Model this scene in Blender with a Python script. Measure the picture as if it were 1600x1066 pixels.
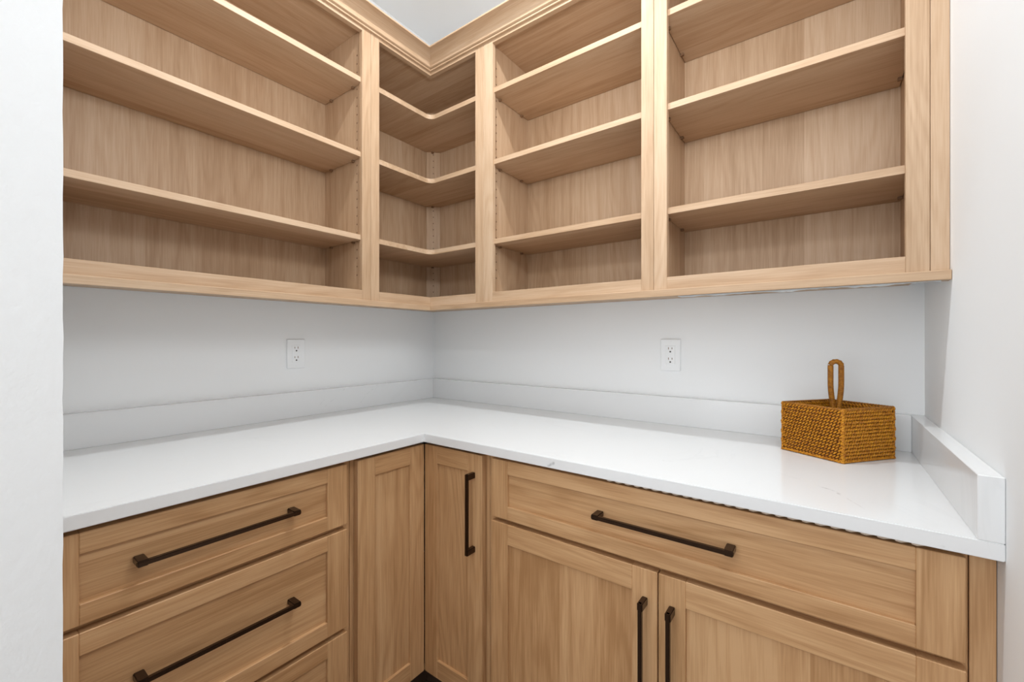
import bpy, bmesh, math, random
from mathutils import Vector, Matrix

random.seed(7)
for o in list(bpy.data.objects):
    bpy.data.objects.remove(o, do_unlink=True)
scene = bpy.context.scene
COL = scene.collection

# ------------------------------------------------------------------ camera
cam_d = bpy.data.cameras.new('camera')
cam = bpy.data.objects.new('camera', cam_d)
COL.objects.link(cam)
cam.location = (1.6851, -1.5794, 1.2136)
cam.rotation_euler = (math.pi / 2, 0, 0.6361)
cam_d.sensor_width = 36
cam_d.lens = 667.04 / 1600 * 36
cam_d.shift_y = -1.37 / 1600
cam_d.clip_start = 0.01
scene.camera = cam

# ------------------------------------------------------------------ world, lights, exposure
LAMP = (0.940, -0.80, 2.742)
CEIL = 2.775
world = bpy.data.worlds.new('world')
scene.world = world
world.use_nodes = True
bg = world.node_tree.nodes['Background']
bg.inputs[0].default_value = (0.98, 0.985, 1.0, 1)
bg.inputs[1].default_value = 0.6

def area(name, loc, target, size, size_y, power, color, shape='RECTANGLE'):
    l = bpy.data.lights.new(name, 'AREA')
    l.shape = shape
    l.size = size
    if shape == 'RECTANGLE':
        l.size_y = size_y
    l.energy = power
    l.color = color
    o = bpy.data.objects.new(name, l)
    COL.objects.link(o)
    o.location = loc
    o.rotation_euler = (Vector(target) - Vector(loc)).to_track_quat('-Z', 'Y').to_euler()
    return o

area('lamp_light', LAMP, (LAMP[0], LAMP[1], 0), 0.07, 0, 15, (0.94, 0.98, 1.0), 'DISK')
area('hall_light', (1.45, -2.9, 1.55), (1.2, -0.8, 1.25), 1.6, 2.2, 29, (0.955, 0.98, 1.0))
# unseen fill light added to brighten the ceiling, aimed up beside the doorway
area('ceiling_fill', (1.50, -1.40, 1.95), (1.15, -0.95, CEIL), 0.25, 0.25, 11, (0.95, 0.98, 1.0))
# unseen soft light added by the right wall to brighten the left run
area('soft_fill', (1.83, -0.98, 1.98), (0.0, -0.85, 1.0), 0.4, 0.4, 4.5, (0.95, 0.98, 1.0))
scene.view_settings.view_transform = 'Standard'
scene.view_settings.look = 'None'
scene.view_settings.gamma = 1
scene.view_settings.use_curve_mapping = False
scene.view_settings.exposure = -0.05

# ------------------------------------------------------------------ material helpers
def new_mat(name):
    m = bpy.data.materials.new(name)
    m.use_nodes = True
    nt = m.node_tree
    for n in list(nt.nodes):
        nt.nodes.remove(n)
    out = nt.nodes.new('ShaderNodeOutputMaterial')
    b = nt.nodes.new('ShaderNodeBsdfPrincipled')
    nt.links.new(b.outputs[0], out.inputs[0])
    return m, nt, b

class G:
    """small helper for wiring shader nodes"""
    def __init__(s, nt): s.nt = nt
    def _in(s, sock, v):
        if hasattr(v, 'links') or isinstance(v, bpy.types.NodeSocket): s.nt.links.new(v, sock)
        else: sock.default_value = v
    def math(s, op, a, b=None, c=None, clamp=False):
        n = s.nt.nodes.new('ShaderNodeMath'); n.operation = op; n.use_clamp = clamp
        s._in(n.inputs[0], a)
        if b is not None: s._in(n.inputs[1], b)
        if c is not None: s._in(n.inputs[2], c)
        return n.outputs[0]
    def vec(s, op, a, b=None):
        n = s.nt.nodes.new('ShaderNodeVectorMath'); n.operation = op
        s._in(n.inputs[0], a)
        if b is not None: s._in(n.inputs[1], b)
        return n
    def comb(s, x, y, z):
        n = s.nt.nodes.new('ShaderNodeCombineXYZ')
        for i, v in enumerate((x, y, z)): s._in(n.inputs[i], v)
        return n.outputs[0]
    def noise(s, v, scale, detail=3, rough=0.5, dist=0.0):
        n = s.nt.nodes.new('ShaderNodeTexNoise')
        s._in(n.inputs['Vector'], v)
        n.inputs['Scale'].default_value = scale
        n.inputs['Detail'].default_value = detail
        n.inputs['Roughness'].default_value = rough
        n.inputs['Distortion'].default_value = dist
        return n.outputs[0]
    def ramp(s, f, stops):
        n = s.nt.nodes.new('ShaderNodeValToRGB')
        s._in(n.inputs[0], f)
        e = n.color_ramp.elements
        while len(e) < len(stops): e.new(0.5)
        for i, (p, c) in enumerate(stops):
            e[i].position = p; e[i].color = (*c, 1)
        return n.outputs[0]
    def mix(s, f, a, b, mode='MIX'):
        n = s.nt.nodes.new('ShaderNodeMix'); n.data_type = 'RGBA'; n.blend_type = mode
        s._in(n.inputs[0], f)
        for i, v in ((6, a), (7, b)):
            if isinstance(v, tuple): v = (*v[:3], 1)
            s._in(n.inputs[i], v)
        return n.outputs[2]
    def bump(s, h, strength, dist):
        n = s.nt.nodes.new('ShaderNodeBump')
        n.inputs['Strength'].default_value = strength
        n.inputs['Distance'].default_value = dist
        s._in(n.inputs['Height'], h)
        return n.outputs[0]

WOOD_LIGHT = (0.575, 0.43, 0.300)
WOOD_MID = (0.50, 0.352, 0.228)
WOOD_DARK = (0.385, 0.250, 0.145)

BASE_TINT = (1.08, 0.92, 0.70)      # warmer, yellower tint for the base cabinets' wood
def wood(axis, stave=0.0, tint=(1, 1, 1)):
    K = 1.0 if tint == (1, 1, 1) else 1.35     # the base cabinets' boards show stronger figure
    """pale oiled hardwood; axis = grain direction in object space, stave = width of the veneer leaves"""
    m, nt, b = new_mat('pale_wood_' + axis + ('_veneer' if stave else ''))
    g = G(nt)
    tc = nt.nodes.new('ShaderNodeTexCoord')
    oi = nt.nodes.new('ShaderNodeObjectInfo')
    sp = nt.nodes.new('ShaderNodeSeparateXYZ')
    nt.links.new(tc.outputs['Object'], sp.inputs[0])
    ax = {'x': 0, 'y': 1, 'z': 2}[axis]
    along = sp.outputs[ax]
    c1, c2 = [sp.outputs[i] for i in range(3) if i != ax]
    rnd = oi.outputs['Random']
    across = g.math('ADD', c1, c2)
    off = g.math('MULTIPLY', rnd, 37.0)
    if stave:
        wob = g.math('MULTIPLY', g.math('SUBTRACT', g.noise(g.comb(g.math('MULTIPLY', across, 3.0), off, 0.0), 1.0, 1), 0.5), 0.3)
        idx = g.math('FLOOR', g.math('DIVIDE', g.math('ADD', g.math('ADD', across, wob), g.math('MULTIPLY', rnd, stave)), stave))
        wn = nt.nodes.new('ShaderNodeTexWhiteNoise'); wn.noise_dimensions = '2D'
        nt.links.new(g.comb(idx, off, 0.0), wn.inputs['Vector'])
        leaf = wn.outputs['Value']
    else:
        leaf = rnd
    loff = g.math('ADD', off, g.math('MULTIPLY', leaf, 11.0))
    # broad figure: stretched noise turned into growth rings
    base = g.comb(g.math('MULTIPLY', along, 0.55), g.math('ADD', g.math('MULTIPLY', c1, 4.0), loff), g.math('MULTIPLY', c2, 4.0))
    n1 = g.noise(base, 1.6, 2, 0.45, 0.4)
    rings = g.math('SINE', g.math('MULTIPLY', n1, 75.0))
    rings = g.math('MULTIPLY_ADD', rings, 0.5, 0.5)
    rings = g.math('POWER', rings, 2.0)
    # straight streaks
    st = g.noise(g.comb(g.math('MULTIPLY', along, 0.9), g.math('ADD', g.math('MULTIPLY', c1, 38.0), loff), g.math('MULTIPLY', c2, 38.0)), 1.0, 4, 0.62)
    # pores
    po = g.noise(g.comb(g.math('MULTIPLY', along, 11.0), g.math('ADD', g.math('MULTIPLY', c1, 330.0), loff), g.math('MULTIPLY', c2, 330.0)), 1.0, 2, 0.5)
    bl = g.noise(g.comb(g.math('MULTIPLY', along, 2.0), g.math('ADD', g.math('MULTIPLY', c1, 7.0), loff), g.math('MULTIPLY', c2, 7.0)), 1.0, 2, 0.5)
    # weighted sum
    f = g.math('MULTIPLY', rings, 0.17 * K * K)
    f = g.math('ADD', f, g.math('MULTIPLY', g.math('SUBTRACT', st, 0.5), 1.08 * K))
    f = g.math('ADD', f, g.math('MULTIPLY', g.math('SUBTRACT', bl, 0.5), 0.45))
    f = g.math('ADD', f, g.math('MULTIPLY', g.math('SUBTRACT', po, 0.5), 0.9 * K))
    f = g.math('ADD', f, g.math('MULTIPLY', g.math('SUBTRACT', leaf, 0.5), (0.45 if K == 1.0 else 0.8) if stave else 0.25))
    f = g.math('ADD', f, 0.40, clamp=True)
    t = tint
    mul = lambda c: tuple(c[i] * t[i] for i in range(3))
    col = g.ramp(f, [(0.0, mul(WOOD_LIGHT)), (0.45, mul(WOOD_MID)), (1.0, mul(WOOD_DARK))])
    # slight pink / olive drift from board to board
    drift = g.noise(g.comb(g.math('MULTIPLY', leaf, 31.0), off, g.math('MULTIPLY', along, 0.8)), 1.0, 1)
    col = g.mix(g.math('MULTIPLY', drift, 0.9, clamp=True), col, g.mix(1.0, col, (1.03, 0.965, 0.92), 'MULTIPLY'))
    nt.links.new(col, b.inputs['Base Color'])
    b.inputs['Roughness'].default_value = 0.48
    b.inputs['Specular IOR Level'].default_value = 0.35
    nt.links.new(g.bump(g.math('ADD', st, g.math('MULTIPLY', po, 0.5)), 0.12, 0.0006), b.inputs['Normal'])
    return m

WOOD = {}
TINT = (1, 1, 1)
def W(axis, stave=0.0):
    k = (axis, stave, TINT)
    if k not in WOOD:
        WOOD[k] = wood(axis, stave, TINT)
    return WOOD[k]

def paint(name, col, rough=0.75, scale=160, strength=0.06, dist=0.001):
    m, nt, b = new_mat(name); g = G(nt)
    tc = nt.nodes.new('ShaderNodeTexCoord')
    n = g.noise(tc.outputs['Object'], scale, 3, 0.55)
    n2 = g.noise(tc.outputs['Object'], 2.2, 2, 0.5)
    c = g.mix(n2, tuple(x * 0.985 for x in col), tuple(min(1, x * 1.012) for x in col))
    nt.links.new(c, b.inputs['Base Color'])
    b.inputs['Roughness'].default_value = rough
    b.inputs['Specular IOR Level'].default_value = 0.3
    nt.links.new(g.bump(n, strength, dist), b.inputs['Normal'])
    return m

M_WALL = paint('white_wall_paint', (0.90, 0.917, 0.928))
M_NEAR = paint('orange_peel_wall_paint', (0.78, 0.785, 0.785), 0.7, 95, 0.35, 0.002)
M_CEIL = paint('ceiling_paint', (0.885, 0.91, 0.93), 0.85)
M_PLASTIC = paint('outlet_plastic', (0.91, 0.93, 0.945), 0.35, 30, 0.0, 0.0001)
M_CAULK = paint('grey_caulk', (0.50, 0.52, 0.53), 0.8, 90, 0.3, 0.002)

def plain(name, col, rough=0.5, metal=0.0, noise_amt=0.15, scale=40):
    m, nt, b = new_mat(name); g = G(nt)
    tc = nt.nodes.new('ShaderNodeTexCoord')
    n = g.noise(tc.outputs['Object'], scale, 3)
    c = g.mix(n, tuple(x * (1 - noise_amt) for x in col), tuple(min(1, x * (1 + noise_amt)) for x in col))
    nt.links.new(c, b.inputs['Base Color'])
    b.inputs['Roughness'].default_value = rough
    b.inputs['Metallic'].default_value = metal
    return m

M_BRONZE = plain('dark_bronze', (0.055, 0.030, 0.017), 0.24, 0.75)
M_DARK = plain('socket_dark', (0.06, 0.055, 0.05), 0.6)
M_HOLE = plain('drilled_hole', (0.16, 0.09, 0.05), 0.8)
M_PIN = plain('shelf_pin_brown', (0.20, 0.11, 0.055), 0.5)
M_FLOOR = plain('dark_floor_planks', (0.12, 0.075, 0.045), 0.5, 0, 0.3, 6)
M_TOE = plain('toe_kick_brown', (0.09, 0.05, 0.03), 0.6, 0, 0.15, 12)
M_GAP_PATTERN = plain('gap_pattern_grey', (0.60, 0.50, 0.40), 0.8)  # tone of the strip that imitates light and shadow in the drawer gap

def quartz():
    m, nt, b = new_mat('white_quartz'); g = G(nt)
    geo = nt.nodes.new('ShaderNodeNewGeometry')
    P = geo.outputs['Position']
    wob = nt.nodes.new('ShaderNodeTexNoise')
    nt.links.new(P, wob.inputs['Vector']); wob.inputs['Scale'].default_value = 22; wob.inputs['Detail'].default_value = 4
    w = g.vec('SUBTRACT', wob.outputs[1], (0.5, 0.5, 0.5)).outputs[0]
    w2 = g.vec('SCALE', w); w2.inputs['Scale'].default_value = 0.035
    PW = g.vec('ADD', P, w2.outputs[0]).outputs[0]
    total = None
    # (start, end, half width, darkness)
    segs = [((1.655, -.478, .914), (1.700, -.535, .914), .0035, .46),
            ((1.700, -.535, .914), (1.745, -.600, .914), .0022, .22),
            ((1.60, -.45, .914), (1.66, -.485, .914), .0035, .08),
            ((1.105, -.655, .893), (1.140, -.640, .914), .0045, .60),
            ((1.345, -.500, .914), (1.390, -.490, .914), .003, .24),
            ((1.76, -.652, .905), (1.83, -.652, .893), .003, .16),
            ((.03, -.650, .930), (.03, -.520, 1.01), .0026, .22),
            ((.03, -.697, .915), (.03, -.630, .972), .0028, .34),
            ((.03, -.457, .94), (.03, -.375, 1.01), .0022, .14),
            ((.13, -.03, .95), (.17, -.03, 1.01), .0025, .12),
            ((.36, -1.10, .914), (.47, -.93, .914), .003, .07),
            ((.30, -1.28, .914), (.44, -1.18, .914), .003, .07)]
    for a, c, hw, dk in segs:
        a = Vector(a); c = Vector(c); d = c - a
        ap = g.vec('SUBTRACT', PW, tuple(a)).outputs[0]
        dot = g.vec('DOT_PRODUCT', ap, tuple(d / d.length_squared)).outputs['Value']
        tt = g.math('ADD', dot, 0.0, clamp=True)
        dv = g.vec('SCALE', tuple(d)); g._in(dv.inputs['Scale'], tt)
        ds = g.vec('DISTANCE', ap, dv.outputs[0]).outputs['Value']
        k = g.math('SUBTRACT', 1.0, g.math('DIVIDE', ds, hw), clamp=True)
        k = g.math('MULTIPLY', k, dk)
        total = k if total is None else g.math('ADD', total, k)
    # overall very faint veining
    vn = g.noise(P, 2.4, 4, 0.55, 1.2)
    v = g.math('ABSOLUTE', g.math('SUBTRACT', vn, 0.5))
    v = g.math('SUBTRACT', 1.0, g.math('MULTIPLY', v, 60.0), clamp=True)
    gate = g.math('MULTIPLY', g.math('SUBTRACT', g.noise(P, 3.5, 2), 0.5), 4.0, clamp=True)
    v = g.math('MULTIPLY', g.math('MULTIPLY', v, gate), 0.06)
    total = g.math('ADD', total, v, clamp=True)
    col = g.mix(total, (0.80, 0.812, 0.82), (0.25, 0.25, 0.26))
    nt.links.new(col, b.inputs['Base Color'])
    b.inputs['Roughness'].default_value = 0.16
    b.inputs['Specular IOR Level'].default_value = 0.5
    return m
M_QUARTZ = quartz()

def rattan(name, light, dark):
    m, nt, b = new_mat(name); g = G(nt)
    tc = nt.nodes.new('ShaderNodeTexCoord')
    n = g.noise(tc.outputs['Object'], 130, 3, 0.6)
    n2 = g.noise(tc.outputs['Object'], 420, 2, 0.5)
    f = g.math('ADD', g.math('MULTIPLY', g.math('SUBTRACT', n, 0.5), 1.5), g.math('MULTIPLY', n2, 0.9), clamp=True)
    col = g.ramp(f, [(0.1, dark), (0.75, light)])
    nt.links.new(col, b.inputs['Base Color'])
    b.inputs['Roughness'].default_value = 0.45
    b.inputs['Specular IOR Level'].default_value = 0.3
    nt.links.new(g.bump(n2, 0.3, 0.0008), b.inputs['Normal'])
    return m
M_RATTAN = rattan('amber_rattan', (0.60, 0.26, 0.012), (0.30, 0.090, 0.004))
M_RATTAN_D = rattan('dark_rattan', (0.13, 0.045, 0.008), (0.06, 0.02, 0.004))
M_RATTAN_H = rattan('wrapped_rattan', (0.40, 0.16, 0.010), (0.19, 0.062, 0.005))

# ------------------------------------------------------------------ object helpers
WP = {}
def link(name, bm, mat, parent, origin, smooth=False):
    me = bpy.data.meshes.new(name)
    bmesh.ops.recalc_face_normals(bm, faces=bm.faces)
    bm.to_mesh(me); bm.free()
    if smooth:
        for p in me.polygons: p.use_smooth = True
    me.materials.append(mat)
    o = bpy.data.objects.new(name, me)
    COL.objects.link(o)
    place(o, parent, origin)
    return o

def place(o, parent, origin):
    origin = Vector(origin)
    WP[o] = origin
    if parent is not None:
        o.parent = parent
        o.location = origin - WP[parent]
    else:
        o.location = origin

def thing(name, label, cat, origin, group=None):
    o = bpy.data.objects.new(name, None)
    o.empty_display_size = 0.1
    COL.objects.link(o)
    place(o, None, origin)
    tag(o, label, cat, group)
    return o

def tag(o, label, cat, group=None):
    o['label'] = label; o['category'] = cat
    if group: o['group'] = group
    return o

def struct(o):
    o['kind'] = 'structure'
    return o

def wb(bm, x0, x1, y0, y1, z0, z1):
    r = bmesh.ops.create_cube(bm, size=1)
    vs = r['verts']
    for v in vs:
        v.co = Vector(((x0 + x1) / 2 + v.co.x * (x1 - x0), (y0 + y1) / 2 + v.co.y * (y1 - y0), (z0 + z1) / 2 + v.co.z * (z1 - z0)))
    return vs

def rc(run, a0, a1, d0, d1):
    """run coordinates (a along the run from the corner, d out from the wall) to world x/y ranges"""
    if run == 'R': return a0, a1, -d1, -d0
    if run == 'L': return d0, d1, -a1, -a0
    return a0, a1, d0, d1

def box(name, run, a0, a1, d0, d1, z0, z1, parent=None, mat=None, grain=None, stave=0.0, bev=0.0008):
    x0, x1, y0, y1 = rc(run, a0, a1, d0, d1)
    c = Vector(((x0 + x1) / 2, (y0 + y1) / 2, (z0 + z1) / 2))
    bm = bmesh.new()
    wb(bm, x0 - c.x, x1 - c.x, y0 - c.y, y1 - c.y, z0 - c.z, z1 - c.z)
    if bev:
        bmesh.ops.bevel(bm, geom=bm.edges[:], offset=bev, segments=1, affect='EDGES')
    if mat is None:
        if grain is None:
            dims = {'x': x1 - x0, 'y': y1 - y0, 'z': z1 - z0}
            grain = max(dims, key=dims.get)
        mat = W(grain, stave)
    return link(name, bm, mat, parent, c)

def prism(name, pts, z0, z1, mat, parent=None, bev=0.0):
    """vertical extrusion of a world x/y polygon"""
    cx = sum(p[0] for p in pts) / len(pts); cy = sum(p[1] for p in pts) / len(pts); cz = (z0 + z1) / 2
    bm = bmesh.new()
    lo = [bm.verts.new((p[0] - cx, p[1] - cy, z0 - cz)) for p in pts]
    f = bm.faces.new(lo)
    r = bmesh.ops.extrude_face_region(bm, geom=[f])
    for v in r['geom']:
        if isinstance(v, bmesh.types.BMVert): v.co.z = z1 - cz
    bmesh.ops.recalc_face_normals(bm, faces=bm.faces)
    if bev:
        bmesh.ops.bevel(bm, geom=bm.edges[:], offset=bev, segments=2, affect='EDGES')
    return link(name, bm, mat, parent, (cx, cy, cz))

# ------------------------------------------------------------------ dimensions
XR = 1.8954            # right wall
YF = -1.494            # inner face of the front wall
DU = 0.2963            # upper face-frame plane
FT = 0.019
BK = 0.030             # face of the cabinet backs
DC = 0.648             # countertop depth
ZC = 0.914; TC = 0.0263
EPS = 0.0004

# ------------------------------------------------------------------ setting
struct(box('wall_left', 'W', -0.12, 0, YF - 0.12, 0.12, 0, CEIL, mat=M_WALL, bev=0))
struct(box('wall_back', 'W', 0, XR + 0.12, 0, 0.12, 0, CEIL, mat=M_WALL, bev=0))
struct(box('wall_right', 'W', XR, XR + 0.12, -3.4, 0, 0, CEIL, mat=M_WALL, bev=0))
# the front wall ends at the doorway the camera stands in; its textured reveal is the pale band on the left
XJ = 1.0
bm = bmesh.new()
wb(bm, -XJ / 2, XJ / 2, -0.06, 0.06, -CEIL / 2, CEIL / 2)
ed = [e for e in bm.edges if abs(e.verts[0].co.x - XJ / 2) < 1e-5 and abs(e.verts[1].co.x - XJ / 2) < 1e-5 and abs(e.verts[0].co.z - e.verts[1].co.z) > 1]
bmesh.ops.subdivide_edges(bm, edges=[e for e in bm.edges if abs(e.verts[0].co.z - e.verts[1].co.z) > 1], cuts=120, use_grid_fill=True)
for v in bm.verts:
    if abs(v.co.x - XJ / 2) < 1e-5 and abs(v.co.z) < CEIL / 2 - 0.01:
        k = math.sin(v.co.z * 61) * 0.4 + math.sin(v.co.z * 143 + 1) * 0.35 + random.uniform(-0.3, 0.3)
        v.co.y += 0.0006 * k
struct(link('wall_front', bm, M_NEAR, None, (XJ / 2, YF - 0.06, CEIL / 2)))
struct(box('trim_1', 'W', XJ, XR, YF - 0.12, YF, 2.15, CEIL, mat=M_WALL, bev=0))
struct(box('ceiling', 'W', -0.12, XR + 0.12, YF - 0.12, 0.12, CEIL, CEIL + 0.1, mat=M_CEIL, bev=0))
struct(box('floor', 'W', -0.12, XR + 0.12, -3.4, 0.12, -0.1, 0, mat=M_FLOOR, bev=0))

# ------------------------------------------------------------------ countertop and splashes
ct = thing('countertop', 'white L-shaped quartz countertop with faint grey veins on the base cabinets', 'countertop', (0.3, -0.3, ZC - TC))
prism('slab', [(EPS, -EPS), (XR - EPS, -EPS), (XR - EPS, -DC), (DC, -DC), (DC, YF + EPS), (EPS, YF + EPS)], ZC - TC, ZC, M_QUARTZ, ct, 0.0012)
ZB = ZC + 0.0977
def splash(label, x0, x1, y0, y1):
    o = box('backsplash', 'W', x0, x1, y0, y1, ZC, ZB, mat=M_QUARTZ, bev=0.001)
    tag(o, label, 'backsplash')
splash('low white quartz backsplash along the wall left of the room corner', EPS, .03, YF + EPS, -.0302)
splash('low white quartz backsplash along the back wall behind the basket', EPS, XR - .0290, -.03, -EPS)
splash('short white quartz side splash against the right wall beside the basket', XR - .0288, XR - EPS, -DC, -EPS)

# ------------------------------------------------------------------ upper cabinets
Z0, Z1 = 1.3626, 2.400
ZOP, ZOT = 1.3996, 2.364
SH = (2.1952, 1.9160, 1.6065); ST = 0.0190
SD = DU - 0.010

def shelf_pins(run, a_in, side, ztop, parent):
    """two pins below a shelf end; side = +1 when the panel lies at lower a"""
    for d in (0.085, 0.235):
        a0, a1 = (a_in, a_in + 0.010) if side > 0 else (a_in - 0.010, a_in)
        box('shelf_pin', run, a0, a1, d - 0.005, d + 0.005, ztop - ST - 0.0075, ztop - ST - 0.0003, parent, M_PIN, bev=0.001)

def pin_holes(run, a_in, side, parent, d_list=(0.252,)):
    bm = bmesh.new()
    a0, a1 = (a_in, a_in + 0.0006) if side > 0 else (a_in - 0.0006, a_in)
    pw = WP[parent]
    for d in d_list:
        z = 1.46
        while z < 2.30:
            x0, x1, y0, y1 = rc(run, a0, a1, d - 0.0022, d + 0.0022)
            wb(bm, x0 - pw.x, x1 - pw.x, y0 - pw.y, y1 - pw.y, z - 0.0024 - pw.z, z + 0.0024 - pw.z)
            z += 0.032
    o = link('pin_hole', bm, M_HOLE, parent, pw)
    o['kind'] = 'stuff'

def upper(label, run, a0, a1, ia0, ia1, sl, sr, lo_pins=True):
    """a0..a1 outer width, ia0/ia1 inner panel faces, sl/sr widths of the two stiles"""
    org = ((a0 + a1) / 2, -0.15, Z0) if run == 'R' else (0.15, -(a0 + a1) / 2, Z0)
    t = thing('upper_cabinet', label, 'cabinet', org)
    g = EPS
    box('side_panel', run, a0 + g, ia0, 0.002, DU - FT, Z0, Z1, t, grain='z')
    s1 = [o for o in COL.objects if o.parent == t][-1]
    box('side_panel', run, ia1, a1 - g, 0.002, DU - FT, Z0, Z1, t, grain='z')
    s2 = [o for o in COL.objects if o.parent == t][-1]
    pin_holes(run, ia0, +1, s1); pin_holes(run, ia1, -1, s2)
    box('back_panel', run, ia0, ia1, 0.002, BK, Z0, Z1, t, grain='z', stave=0.19, bev=0)
    box('bottom_panel', run, ia0, ia1, BK, DU - FT, Z0, ZOP, t)
    box('top_panel', run, ia0, ia1, BK, DU - FT, 2.378, Z1, t)
    box('stile', run, a0 + g, a0 + sl, DU - FT, DU, Z0, Z1, t)
    box('stile', run, a1 - sr, a1 - g, DU - FT, DU, Z0, Z1, t)
    box('bottom_rail', run, a0 + sl, a1 - sr, DU - FT, DU, Z0, ZOP, t)
    box('top_rail', run, a0 + sl, a1 - sr, DU - FT, DU, ZOT, Z1, t)
    for z in SH:
        s = box('shelf', run, ia0 + 0.0015, ia1 - 0.0015, BK + 0.002, SD, z - ST, z, t, stave=0.11)
        shelf_pins(run, ia0 + 0.0015, +1, z, s)
        shelf_pins(run, ia1 - 0.0015, -1, z, s)
    return t

upper('open wooden wall cabinet on the left wall with three long straight shelves', 'L', 0.5975, 1.487, 0.627, 1.468, 0.0375, 0.038)
upper('open wooden wall cabinet between the corner cabinet and the rightmost wall cabinet', 'R', 0.5985, 1.266, 0.627, 1.247, 0.0445, 0.0382)
upper('open wooden wall cabinet at far right above the woven basket', 'R', 1.266, 1.8646, 1.2865, 1.8440, 0.0388, 0.0395)

# corner wall cabinet: L-shaped with rounded shelves
cc = thing('upper_cabinet', 'open corner wall cabinet with three rounded L-shaped shelves', 'cabinet', (0.15, -0.15, Z0))
AC = 0.598
for run in 'LR':
    ac = 0.5975 if run == 'L' else 0.5985
    sp_ = box('side_panel', run, ac - 0.019, ac - EPS, 0.002, DU - FT, Z0, Z1, cc, grain='z')
    st_w = 0.5594 if run == 'L' else 0.5552
    box('stile', run, st_w, ac - EPS, DU - FT, DU, Z0, Z1, cc)
    box('back_panel', run, 0.002 if run == 'R' else BK, ac - 0.019, 0.002, BK, Z0, Z1, cc, grain='z', stave=0.12, bev=0)
    s0 = DU if run == 'R' else DU - FT
    box('bottom_rail', run, s0 if run == 'R' else DU, st_w, DU - FT, DU, Z0, ZOP, cc)
    box('top_rail', run, s0 if run == 'R' else DU, st_w, DU - FT, DU, ZOT, Z1, cc)
box('corner_block', 'W', DU - FT, DU, -DU, -(DU - FT), Z0, ZOP, cc, grain='x')
box('corner_block', 'W', DU - FT, DU, -DU, -(DU - FT), ZOT, Z1, cc, grain='x')
dp = prism('corner_panel', [(BK, -0.0799), (BK + .004, -0.0799), (0.0818, -BK - .004), (0.0818, -BK), (BK, -BK)], ZOP, 2.378, W('z'), cc)
# pin holes up the angled panel
bm = bmesh.new(); z = 1.46
mid = Vector((0.0575, -0.0555)); nrm = Vector((1, -1)).normalized(); tan = Vector((1, 1)).normalized()
while z < 2.30:
    c0 = WP[dp]
    vs = wb(bm, -0.0022, 0.0022, -0.0006, 0.0006, -0.0024, 0.0024)
    R = Matrix.Rotation(math.pi / 4, 4, 'Z')
    for v in vs: v.co = R @ v.co + Vector((mid.x + nrm.x * 0.002 - c0.x, mid.y + nrm.y * 0.002 - c0.y, z - c0.z))
    z += 0.032
link('pin_hole', bm, M_HOLE, dp, WP[dp])['kind'] = 'stuff'
ia = 0.5785
L_in = [(BK, -BK), (ia, -BK), (ia, -(DU - FT)), (DU - FT, -(DU - FT)), (DU - FT, -ia), (BK, -ia)]
prism('bottom_panel', L_in, Z0, ZOP, W('x', 0.11), cc)
prism('top_panel', L_in, 2.378, Z1, W('x', 0.11), cc)
r_ = 0.032
arc = []
cxr = SD + r_
for k in range(13):
    a = math.radians(90 + 90 * k / 12)
    arc.append((cxr + r_ * math.cos(a), -cxr + r_ * math.sin(a)))
arc = [(p[0], p[1]) for p in arc]
for z in SH:
    e = 0.002
    poly = [(0.083 + e, -BK - e), (ia - e, -BK - e), (ia - e, -SD)] + arc + [(SD, -(ia - e)), (BK + e, -(ia - e)), (BK + e, -0.0815)]
    s = prism('shelf', poly, z - ST, z, W('x', 0.11), cc)
    box('shelf_pin', 'W', .058, .068, -.071, -.061, z - ST - .0075, z - ST - .0003, s, M_PIN, bev=0.001)

# upper filler strip
tag(box('filler_strip', 'R', 1.8650, XR - 0.0006, DU - FT, DU, Z0, Z1),
    'narrow wooden filler strip closing the rightmost wall cabinet to the right wall', 'filler strip')

# ------------------------------------------------------------------ light rail (two boards mitred at the corner)
RE = 0.019
def mitred(name, prof, label, cat, run, a_end, grain):
    """prof: list of (d, z); the run starts on the inside mitre a = d"""
    bm = bmesh.new()
    n = len(prof)
    def P(a, d, z):
        return (a, -d, z) if run == 'R' else (d, -a, z)
    c = Vector(P(0.9, prof[0][0], prof[0][1]))
    A = [bm.verts.new(Vector(P(d + 0.0002, d, z)) - c) for d, z in prof]
    B = [bm.verts.new(Vector(P(a_end, d, z)) - c) for d, z in prof]
    for i in range(n):
        j = (i + 1) % n
        bm.faces.new((A[i], A[j], B[j], B[i]))
    bm.faces.new(A); bm.faces.new(B[::-1])
    o = link(name, bm, W(grain), None, c)
    return tag(o, label, cat)
ZRB = 1.341
rail = [(DU - 0.016, ZRB), (DU + RE - 0.001, ZRB), (DU + RE, ZRB + 0.001), (DU + RE, Z0 - 0.0022), (DU + RE - 0.0015, Z0 - 0.0005), (DU - 0.016, Z0 - 0.0005)]
lr1 = mitred('light_rail', rail, 'slim wooden rail along the bottom of the left wall cabinets', 'trim', 'L', 1.487, 'y')
lr2 = mitred('light_rail', rail, 'slim wooden rail along the bottom of the right-hand wall cabinets', 'trim', 'R', XR - 0.0008, 'x')
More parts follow.
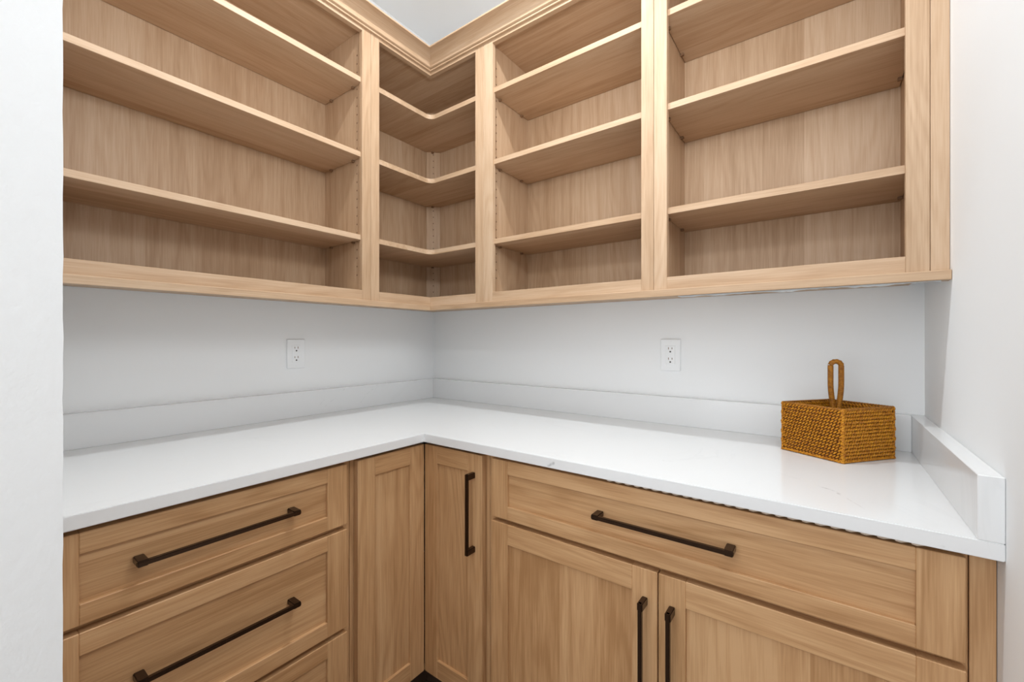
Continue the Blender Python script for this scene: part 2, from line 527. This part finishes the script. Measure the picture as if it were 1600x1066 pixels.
# ragged caulk bead left under the right-hand rail
bm = bmesh.new()
c0 = WP[lr2]
prev = None
x = 1.34
while x < XR - 0.004:
    h = 0.0028 + 0.0016 * math.sin(x * 40) + random.uniform(0, 0.0028)
    if 1.345 < x < 1.40: h += 0.0035 * random.random()
    y = -(DU + RE - 0.006 - random.uniform(0, 0.003))
    q = [bm.verts.new((x - c0.x, y - c0.y, ZRB - 0.0002 - c0.z)), bm.verts.new((x - c0.x, y - c0.y, ZRB - h - c0.z)),
         bm.verts.new((x - c0.x, y + 0.009 - c0.y, ZRB - h * 0.8 - c0.z)), bm.verts.new((x - c0.x, y + 0.012 - c0.y, ZRB - 0.0002 - c0.z))]
    if prev:
        for i in range(4):
            j = (i + 1) % 4
            bm.faces.new((prev[i], prev[j], q[j], q[i]))
    else:
        bm.faces.new(q)
    prev = q
    x += 0.012
bm.faces.new(prev[::-1])
link('caulk_bead', bm, M_CAULK, lr2, c0)

# ------------------------------------------------------------------ crown moulding
cp = [(0.0, 2.376), (.0085, 2.376), (.0095, 2.377), (.0095, 2.3815), (.0085, 2.3825), (.0125, 2.3835), (.0165, 2.3855), (.0175, 2.3885), (.0155, 2.3895)]
for k in range(0, 11):          # cove
    a = math.radians(90 * k / 10)
    cp.append((.0155 + (.062 - .0155) * (1 - math.cos(a)), 2.3895 + (2.426 - 2.3895) * math.sin(a)))
cp += [(.0640, 2.4265), (.0650, 2.4285), (.0650, 2.4315), (0.0, 2.4315)]
cp = [(DU + 0.0003 + d, z) for d, z in cp]
mitred('crown_moulding', cp, 'stepped wooden crown moulding along the top of the left wall cabinets', 'moulding', 'L', 1.487, 'y')
mitred('crown_moulding', cp, 'stepped wooden crown moulding along the top of the right-hand wall cabinets', 'moulding', 'R', XR - 0.0008, 'x')

# ------------------------------------------------------------------ pulls
def pull(run, c, z, length, vertical, parent, dface):
    """square bar pull: c = position along the run, z = height (centres)"""
    bm = bmesh.new()
    h = length / 2
    bw = 0.0045
    def add(u0, u1, v0, v1, d0, d1):
        if vertical: a0, a1, z0, z1 = c + v0, c + v1, z + u0, z + u1
        else: a0, a1, z0, z1 = c + u0, c + u1, z + v0, z + v1
        x0, x1, y0, y1 = rc(run, a0, a1, d0, d1)
        return wb(bm, x0, x1, y0, y1, z0, z1)
    add(-h, h, -bw, bw, dface + 0.026, dface + 0.036)
    for s in (-1, 1):
        u0, u1 = (s * h, s * (h - 0.017))
        add(min(u0, u1), max(u0, u1), -0.0062, 0.0062, dface + 0.0003, dface + 0.0345)
    bmesh.ops.bevel(bm, geom=bm.edges[:], offset=0.0014, segments=2, affect='EDGES')
    x0, x1, y0, y1 = rc(run, c, c, dface, dface)
    o = Vector((x0, y0, z))
    for v in bm.verts: v.co -= o
    return link('handle', bm, M_BRONZE, parent, o)

# ------------------------------------------------------------------ base cabinets
TINT = BASE_TINT
DF = 0.610      # face-frame plane
DD = 0.632      # door plane
REC = 0.008
def shaker(name, run, a0, a1, z0, z1, sw, rt, rb, parent, panel_grain, stave):
    """framed door or drawer front: the panel is the part, stiles and rails its sub-parts"""
    p = box(name, run, a0 + sw - .004, a1 - sw + .004, DF + 0.0025, DD - REC, z0 + rb - .004, z1 - rt + .004, parent, grain=panel_grain, stave=stave, bev=0)
    box('stile', run, a0, a0 + sw, DF + 0.0008, DD, z0, z1, p, grain='z', bev=.0012)
    box('stile', run, a1 - sw, a1, DF + 0.0008, DD, z0, z1, p, grain='z', bev=.0012)
    hg = 'x' if run == 'R' else 'y'
    box('rail', run, a0 + sw, a1 - sw, DF + 0.0008, DD, z1 - rt, z1, p, grain=hg, bev=.0012)
    box('rail', run, a0 + sw, a1 - sw, DF + 0.0008, DD, z0, z0 + rb, p, grain=hg, bev=.0012)
    return p

ZT = ZC - TC - 0.0004
def carcass(run, a0, a1, t, rails):
    g = 0.0007
    box('side_panel', run, a0 + g, a0 + .018, 0.01, DF - FT, .10, ZT, t, grain='z')
    box('side_panel', run, a1 - .018, a1 - g, 0.01, DF - FT, .10, ZT, t, grain='z')
    box('bottom_panel', run, a0 + .018, a1 - .018, 0.01, DF - FT, .10, .12, t)
    box('back_panel', run, a0 + .018, a1 - .018, 0.01, 0.02, .12, ZT, t, grain='z')
    box('stile', run, a0 + g, a0 + .038, DF - FT, DF, .10, ZT, t)
    box('stile', run, a1 - .038, a1 - g, DF - FT, DF, .10, ZT, t)
    for z0, z1 in rails:
        box('face_rail', run, a0 + .038, a1 - .038, DF - FT, DF, z0, z1, t)
    box('toe_kick', run, a0 + g, a1 - g, 0.52, 0.535, 0.0005, .0995, t, M_TOE)

dc = thing('drawer_cabinet', 'wooden base cabinet with stacked drawers and dark bar pulls under the left counter', 'cabinet', (0.3, -1.19, 0))
carcass('L', .889, 1.487, dc, [(.850, ZT), (.69, .72), (.41, .44), (.10, .15)])
for z0, z1, rt, rb, zh in ((.7125, .8755, .038, .0370, .7965), (.4325, .6990, .040, .040, .5740), (.142, .4190, .041, .041, .290)):
    d = shaker('drawer', 'L', .9095, 1.4855, z0, z1, .057, rt, rb, dc, 'y', 0.085)
    pull('L', 1.2028, zh, .3055, False, d, DD if z0 < 0 else DD - REC)

cb = thing('corner_cabinet', 'wooden corner base cabinet with folding pair of narrow panel doors', 'cabinet', (0.4, -0.4, 0))
for run in 'LR':
    box('side_panel', run, .871, .8883, 0.01, DF - FT, .10, ZT, cb, grain='z')
    box('stile', run, .862, .8883, DF - FT, DF, .10, ZT, cb)
    box('toe_kick', run, .5205 if run == 'R' else .5355, .8883, 0.52, 0.535, 0.0005, .0995, cb, M_TOE)
prism('bottom_panel', [(.01, -.01), (.871, -.01), (.871, -.59), (.59, -.59), (.59, -.871), (.01, -.871)], .10, .12, W('x'), cb)
shaker('door', 'L', DD + .0012, .8764, .140, .8765, .057, .055, .057, cb, 'z', 0.0)
dr = shaker('door', 'R', DD + .0012, .8764, .140, .8765, .057, .055, .057, cb, 'z', 0.0)
pull('R', .8456, .7065, .235, True, dr, DD)

wc = thing('base_cabinet', 'wide wooden base cabinet with one long drawer over two doors under the right counter', 'cabinet', (1.38, -0.3, 0))
carcass('R', .889, 1.8643, wc, [(.850, ZT), (.69, .72), (.10, .15)])
d = shaker('drawer', 'R', .9125, 1.8580, .7122, .8763, .057, .038, .0373, wc, 'x', 0.085)
pull('R', 1.3873, .7965, .3017, False, d, DD - REC)
d = shaker('door', 'R', .9125, 1.3834, .140, .700, .057, .057, .057, wc, 'z', 0.105)
pull('R', 1.3562, .4860, .3055, True, d, DD)
d = shaker('door', 'R', 1.3861, 1.8585, .140, .700, .057, .057, .057, wc, 'z', 0.105)
pull('R', 1.4157, .4860, .3055, True, d, DD)
tag(box('filler_strip', 'R', 1.8650, XR - 0.0010, DF - FT, DF, .0, ZT),
    'narrow wooden filler strip between the wide base cabinet and the right wall', 'filler strip')

# scalloped strip added to imitate the light-and-shadow pattern over the wide drawer
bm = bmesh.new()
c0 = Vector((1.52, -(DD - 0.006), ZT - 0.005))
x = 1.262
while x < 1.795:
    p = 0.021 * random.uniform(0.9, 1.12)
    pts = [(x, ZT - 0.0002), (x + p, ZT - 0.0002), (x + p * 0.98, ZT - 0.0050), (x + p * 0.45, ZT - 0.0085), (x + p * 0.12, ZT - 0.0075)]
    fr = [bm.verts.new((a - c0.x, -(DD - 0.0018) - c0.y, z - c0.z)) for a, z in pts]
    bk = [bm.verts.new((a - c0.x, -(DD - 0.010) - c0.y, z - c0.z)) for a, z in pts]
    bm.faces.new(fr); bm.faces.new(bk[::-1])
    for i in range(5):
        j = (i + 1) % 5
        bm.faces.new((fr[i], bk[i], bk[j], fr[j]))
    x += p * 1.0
tag(link('gap_pattern_strip', bm, M_GAP_PATTERN, None, c0), 'thin scalloped strip imitating the light-and-shadow pattern in the gap above the long wide drawer', 'strip')

# ------------------------------------------------------------------ outlets
def outlet(run, a, z, label):
    o = thing('power_outlet', label, 'outlet', (a, -0.0005, z) if run == 'R' else (0.0005, -a, z))
    box('cover_plate', run, a - .035, a + .035, 0.0004, .0062, z - .0572, z + .0572, o, M_PLASTIC, bev=.002)
    f = box('receptacle', run, a - .0168, a + .0168, 0.0060, .0078, z - .0335, z + .0335, o, M_PLASTIC, bev=.0008)
    for s in (-1, 1):
        zc = z + s * .0185
        for k, hgt in ((-1, .0078), (1, .0062)):
            q = box('slot', run, a + k * .0062 - .0011, a + k * .0062 + .0011, .0076, .0082, zc + .0035 - hgt / 2 + .002, zc + .0035 + hgt / 2 + .002, f, M_PIN, bev=0)
        bm = bmesh.new()
        bmesh.ops.create_cone(bm, cap_ends=True, segments=12, radius1=.0030, radius2=.0030, depth=.0008)
        rot = Matrix.Rotation(math.pi / 2, 3, 'X' if run == 'R' else 'Y')
        for v in bm.verts: v.co = rot @ v.co
        link('ground_hole', bm, M_DARK, f, (a, -.0079, zc - .0065) if run == 'R' else (.0079, -a, zc - .0065))
    for s in (-1, 1):
        bm = bmesh.new()
        bmesh.ops.create_cone(bm, cap_ends=True, segments=12, radius1=.0028, radius2=.0024, depth=.0010)
        for v in bm.verts: v.co = rot @ v.co
        link('screw', bm, M_PLASTIC, o, (a, -.0064, z + s * .0475) if run == 'R' else (.0064, -a, z + s * .0475))
outlet('L', .7333, 1.160, 'white electrical outlet on the left wall above the counter')
outlet('R', 1.2313, 1.160, 'white electrical outlet on the back wall near the basket')

# ------------------------------------------------------------------ woven basket
BH = 0.131
P1, P2, P3 = Vector((1.5850, -0.1952, 0)), Vector((1.7155, -0.2735, 0)), Vector((1.8215, -0.1380, 0))   # slightly out of square
U = (P2 - P1).normalized(); V = (P3 - P2).normalized()
HX, HY = (P2 - P1).length / 2, (P3 - P2).length / 2          # half sizes along u (front-left face) and v
BC = (P1 + P3) / 2 + Vector((0, 0, ZC + 0.0004))
bk = thing('woven_basket', 'small rectangular amber woven basket with looped centre handle on the countertop', 'basket', BC)
def loc_(u, v, z): return U * u + V * v + Vector((0, 0, z))

def bead(bm, c, d, n, length, w, t):
    """slanted strand: flattened spindle centred at c, long axis d, outward n"""
    s = d.cross(n).normalized()
    rings = []
    for k, (p, r) in enumerate(((-.5, .35), (-.25, .88), (.1, 1.0), (.35, .75), (.5, .3))):
        ring = []
        for q in range(6):
            a = 2 * math.pi * q / 6
            ring.append(bm.verts.new(c + d * (p * length) + s * (math.cos(a) * w * r) + n * (math.sin(a) * t * r)))
        rings.append(ring)
    for k in range(4):
        for q in range(6):
            j = (q + 1) % 6
            bm.faces.new((rings[k][q], rings[k][j], rings[k + 1][j], rings[k + 1][q]))
    bm.faces.new(rings[0][::-1]); bm.faces.new(rings[-1])

rowsN = 15
def side(p0, p1, nrm, inner=True):
    bm = bmesh.new()
    d = (p1 - p0); L = d.length; d = d / L
    n_st = int(L / 0.0080)
    # core sheet
    t = 0.0022
    cs = []
    for zz in (0.001, BH - 0.002):
        for off in (t, -t):
            for p in (p0, p1):
                cs.append(bm.verts.new(p + nrm * (off - 0.0035) + Vector((0, 0, zz))))
    a = cs
    for f in ((0, 1, 5, 4), (2, 6, 7, 3), (0, 4, 6, 2), (1, 3, 7, 5), (0, 2, 3, 1), (4, 5, 7, 6)):
        bm.faces.new([a[i] for i in f])
    link('woven_core', bm, M_RATTAN_D, bk, BC)
    bm = bmesh.new()
    for r in range(rowsN):
        z = 0.0045 + (BH - 0.012) * r / (rowsN - 1)
        bulge = 0.0012 * math.sin(math.pi * r / (rowsN - 1))
        for k in range(n_st):
            x = (k + (0.34 * r) % 1.0 + 0.1) / n_st * L
            if x > L: continue
            sl = 0.74 + random.uniform(-.12, .12)
            dd = (d * math.cos(sl) + Vector((0, 0, math.sin(sl)))).normalized()
            c = p0 + d * x + Vector((0, 0, z + random.uniform(-.0004, .0004))) + nrm * (bulge + random.uniform(-.0005, .0003) - 0.0008)
            bead(bm, c, dd, nrm, 0.0112, 0.0025, 0.0032)
            if inner and r % 1 == 0:
                bead(bm, c - nrm * 0.0068, dd, -nrm, 0.0128, 0.0034, 0.0022)
    o = link('woven_side', bm, M_RATTAN, bk, BC, smooth=True)
    o['kind'] = 'stuff'
tp = 0.0
C4 = [loc_(-HX, -HY, 0), loc_(HX, -HY, 0), loc_(HX, HY, 0), loc_(-HX, HY, 0)]
NR = [(C4[(i + 1) % 4] - C4[i]).cross(Vector((0, 0, 1))).normalized() for i in range(4)]
for i in range(4):
    side(C4[i], C4[(i + 1) % 4], NR[i])

def tube(pts, r, seg=8, closed=False):
    bm = bmesh.new(); rings = []
    n = len(pts)
    up = Vector((0, 0, 1))
    for i, p in enumerate(pts):
        rr = r[i] if isinstance(r, list) else r
        a = pts[(i - 1) % n] if (closed or i > 0) else p
        b = pts[(i + 1) % n] if (closed or i < n - 1) else p
        t = (b - a).normalized()
        s = t.cross(up)
        if s.length < 0.2: s = t.cross(V)
        s.normalize(); w = s.cross(t)
        rings.append([bm.verts.new(p + s * math.cos(2 * math.pi * k / seg) * rr + w * math.sin(2 * math.pi * k / seg) * rr) for k in range(seg)])
    m = n if closed else n - 1
    for i in range(m):
        A, B = rings[i], rings[(i + 1) % n]
        for k in range(seg):
            j = (k + 1) % seg
            bm.faces.new((A[k], A[j], B[j], B[k]))
    if not closed:
        bm.faces.new(rings[0][::-1]); bm.faces.new(rings[-1])
    return bm

# corner posts, twisted rim and bottom edge
for i in range(4):
    c = C4[i]; n = (NR[i - 1] + NR[i]).normalized()
    bm = bmesh.new()
    for r in range(rowsN * 2):
        z = 0.003 + (BH - 0.006) * r / (rowsN * 2 - 1)
        side_d = (NR[i] - NR[i - 1]).normalized()
        s = 1 if r % 2 else -1
        bead(bm, c + n * (-0.001) + Vector((0, 0, z)), (side_d * s * .8 + Vector((0, 0, .6))).normalized(), n, 0.011, .0030, .0026)
    link('corner_braid', bm, M_RATTAN, bk, BC, smooth=True)['kind'] = 'stuff'
for zz, nm in ((BH - 0.002, 'rim'), (0.0032, 'base_edge')):
    bm = bmesh.new()
    for i in range(4):
        p0, p1 = C4[i], C4[(i + 1) % 4]
        d = (p1 - p0); L = d.length; d /= L
        n_ = int(L / 0.0062)
        for k in range(n_):
            c = p0 + d * (k + .5) / n_ * L + Vector((0, 0, zz)) - NR[i] * (0.0025 if nm == 'rim' else 0.0005)
            dd = (d + Vector((0, 0, .55 if nm == 'rim' else .3)) - NR[i] * .25).normalized()
            bead(bm, c, dd, NR[i], 0.0115, .0028, .0040)
    link(nm, bm, M_RATTAN_H if nm == 'rim' else M_RATTAN, bk, BC, smooth=True)['kind'] = 'stuff'
# bottom and divider
bm = bmesh.new()
q = [bm.verts.new(loc_(u, v, z)) for z in (0.001, 0.005) for u, v in ((-HX + .004, -HY + .004), (HX - .004, -HY + .004), (HX - .004, HY - .004), (-HX + .004, HY - .004))]
for f in ((0, 1, 2, 3), (7, 6, 5, 4), (0, 4, 5, 1), (1, 5, 6, 2), (2, 6, 7, 3), (3, 7, 4, 0)): bm.faces.new([q[i] for i in f])
link('basket_bottom', bm, M_RATTAN_D, bk, BC)
bm = bmesh.new()
q = [bm.verts.new(loc_(u, v, z)) for z in (0.006, BH - 0.022) for u, v in ((-HX + .008, -.002), (HX - .008, -.002), (HX - .008, .002), (-HX + .008, .002))]
for f in ((0, 1, 2, 3), (7, 6, 5, 4), (0, 4, 5, 1), (1, 5, 6, 2), (2, 6, 7, 3), (3, 7, 4, 0)): bm.faces.new([q[i] for i in f])
for s in (-1, 1):
    for r in range(12):
        z = 0.012 + r * 0.0088
        for k in range(15):
            x = -HX + .012 + (k + .5 * (r % 2)) * 0.0092
            if x > HX - .010: continue
            dd = (U * math.cos(.5) + Vector((0, 0, math.sin(.5)))).normalized()
            bead(bm, loc_(x, s * .0035, z), dd, V * s, .0125, .0033, .0022)
link('divider', bm, M_RATTAN_D, bk, BC, smooth=True)['kind'] = 'stuff'
# looped handle: two wrapped legs that meet and open into a narrow loop
pts = []
HT = 0.2505
hw = 0.0118
lat = Vector((math.cos(0.30), math.sin(0.30), 0))
def hp(s, z): return lat * s + Vector((0, 0, z))
zs = [BH - 0.055 + i * 0.003 for i in range(60)]
top_c = HT - 0.0075 - hw
legL = []
z = BH - 0.055
while z < top_c:
    k = max(0.0, min(1.0, (z - (BH - 0.03)) / 0.085))
    k = k * k * (3 - 2 * k)
    legL.append((0.0056 + (hw - 0.0056) * k, z)); z += 0.0012
path = [hp(-s, z) for s, z in legL]
for k in range(1, 24):
    a = math.pi - math.pi * k / 24
    path.append(hp(hw * math.cos(a), top_c + hw * math.sin(a)))
path += [hp(s, z) for s, z in reversed(legL)]
rad = [0.0064 + 0.0005 * math.sin(i * 1.6) for i in range(len(path))]
bm = tube(path, rad, 10)
link('handle', bm, M_RATTAN_H, bk, BC, smooth=True)

# ------------------------------------------------------------------ ceiling lamp (just above the frame)
cl = thing('ceiling_light', 'small round recessed ceiling light with white trim above the cabinets', 'ceiling light', (LAMP[0], LAMP[1], CEIL - .001))
bm = bmesh.new()
segs = 32
def ring(r, z): return [bm.verts.new((r * math.cos(2 * math.pi * k / segs), r * math.sin(2 * math.pi * k / segs), z)) for k in range(segs)]
rs = [ring(.050, -.001), ring(.050, -.008), ring(.082, -.006), ring(.086, -.001)]
for i in range(4):
    A, B = rs[i], rs[(i + 1) % 4]
    for k in range(segs):
        j = (k + 1) % segs
        bm.faces.new((A[k], A[j], B[j], B[k]))
link('trim_ring', bm, M_CEIL, cl, (LAMP[0], LAMP[1], CEIL))
em, nt, b = new_mat('lamp_lens')
b.inputs['Base Color'].default_value = (1, 1, 1, 1)
b.inputs['Emission Color'].default_value = (1, .98, .95, 1)
b.inputs['Emission Strength'].default_value = 4
bm = bmesh.new()
bmesh.ops.create_cone(bm, cap_ends=True, segments=32, radius1=.0495, radius2=.0495, depth=.004)
link('lens', bm, em, cl, (LAMP[0], LAMP[1], CEIL - .004))

# ------------------------------------------------------------------ repeats share a group
GROUPS = {'upper_cabinet': 'open wall cabinets above the counter', 'backsplash': 'quartz splashes around the counter',
          'power_outlet': 'outlets above the counter', 'light_rail': 'rails under the wall cabinets',
          'crown_moulding': 'crown moulding along the wall cabinets', 'filler_strip': 'filler strips at the right wall'}
for o in bpy.data.objects:
    k = o.name.split('.')[0]
    if o.parent is None and k in GROUPS and 'category' in o:
        o['group'] = GROUPS[k]
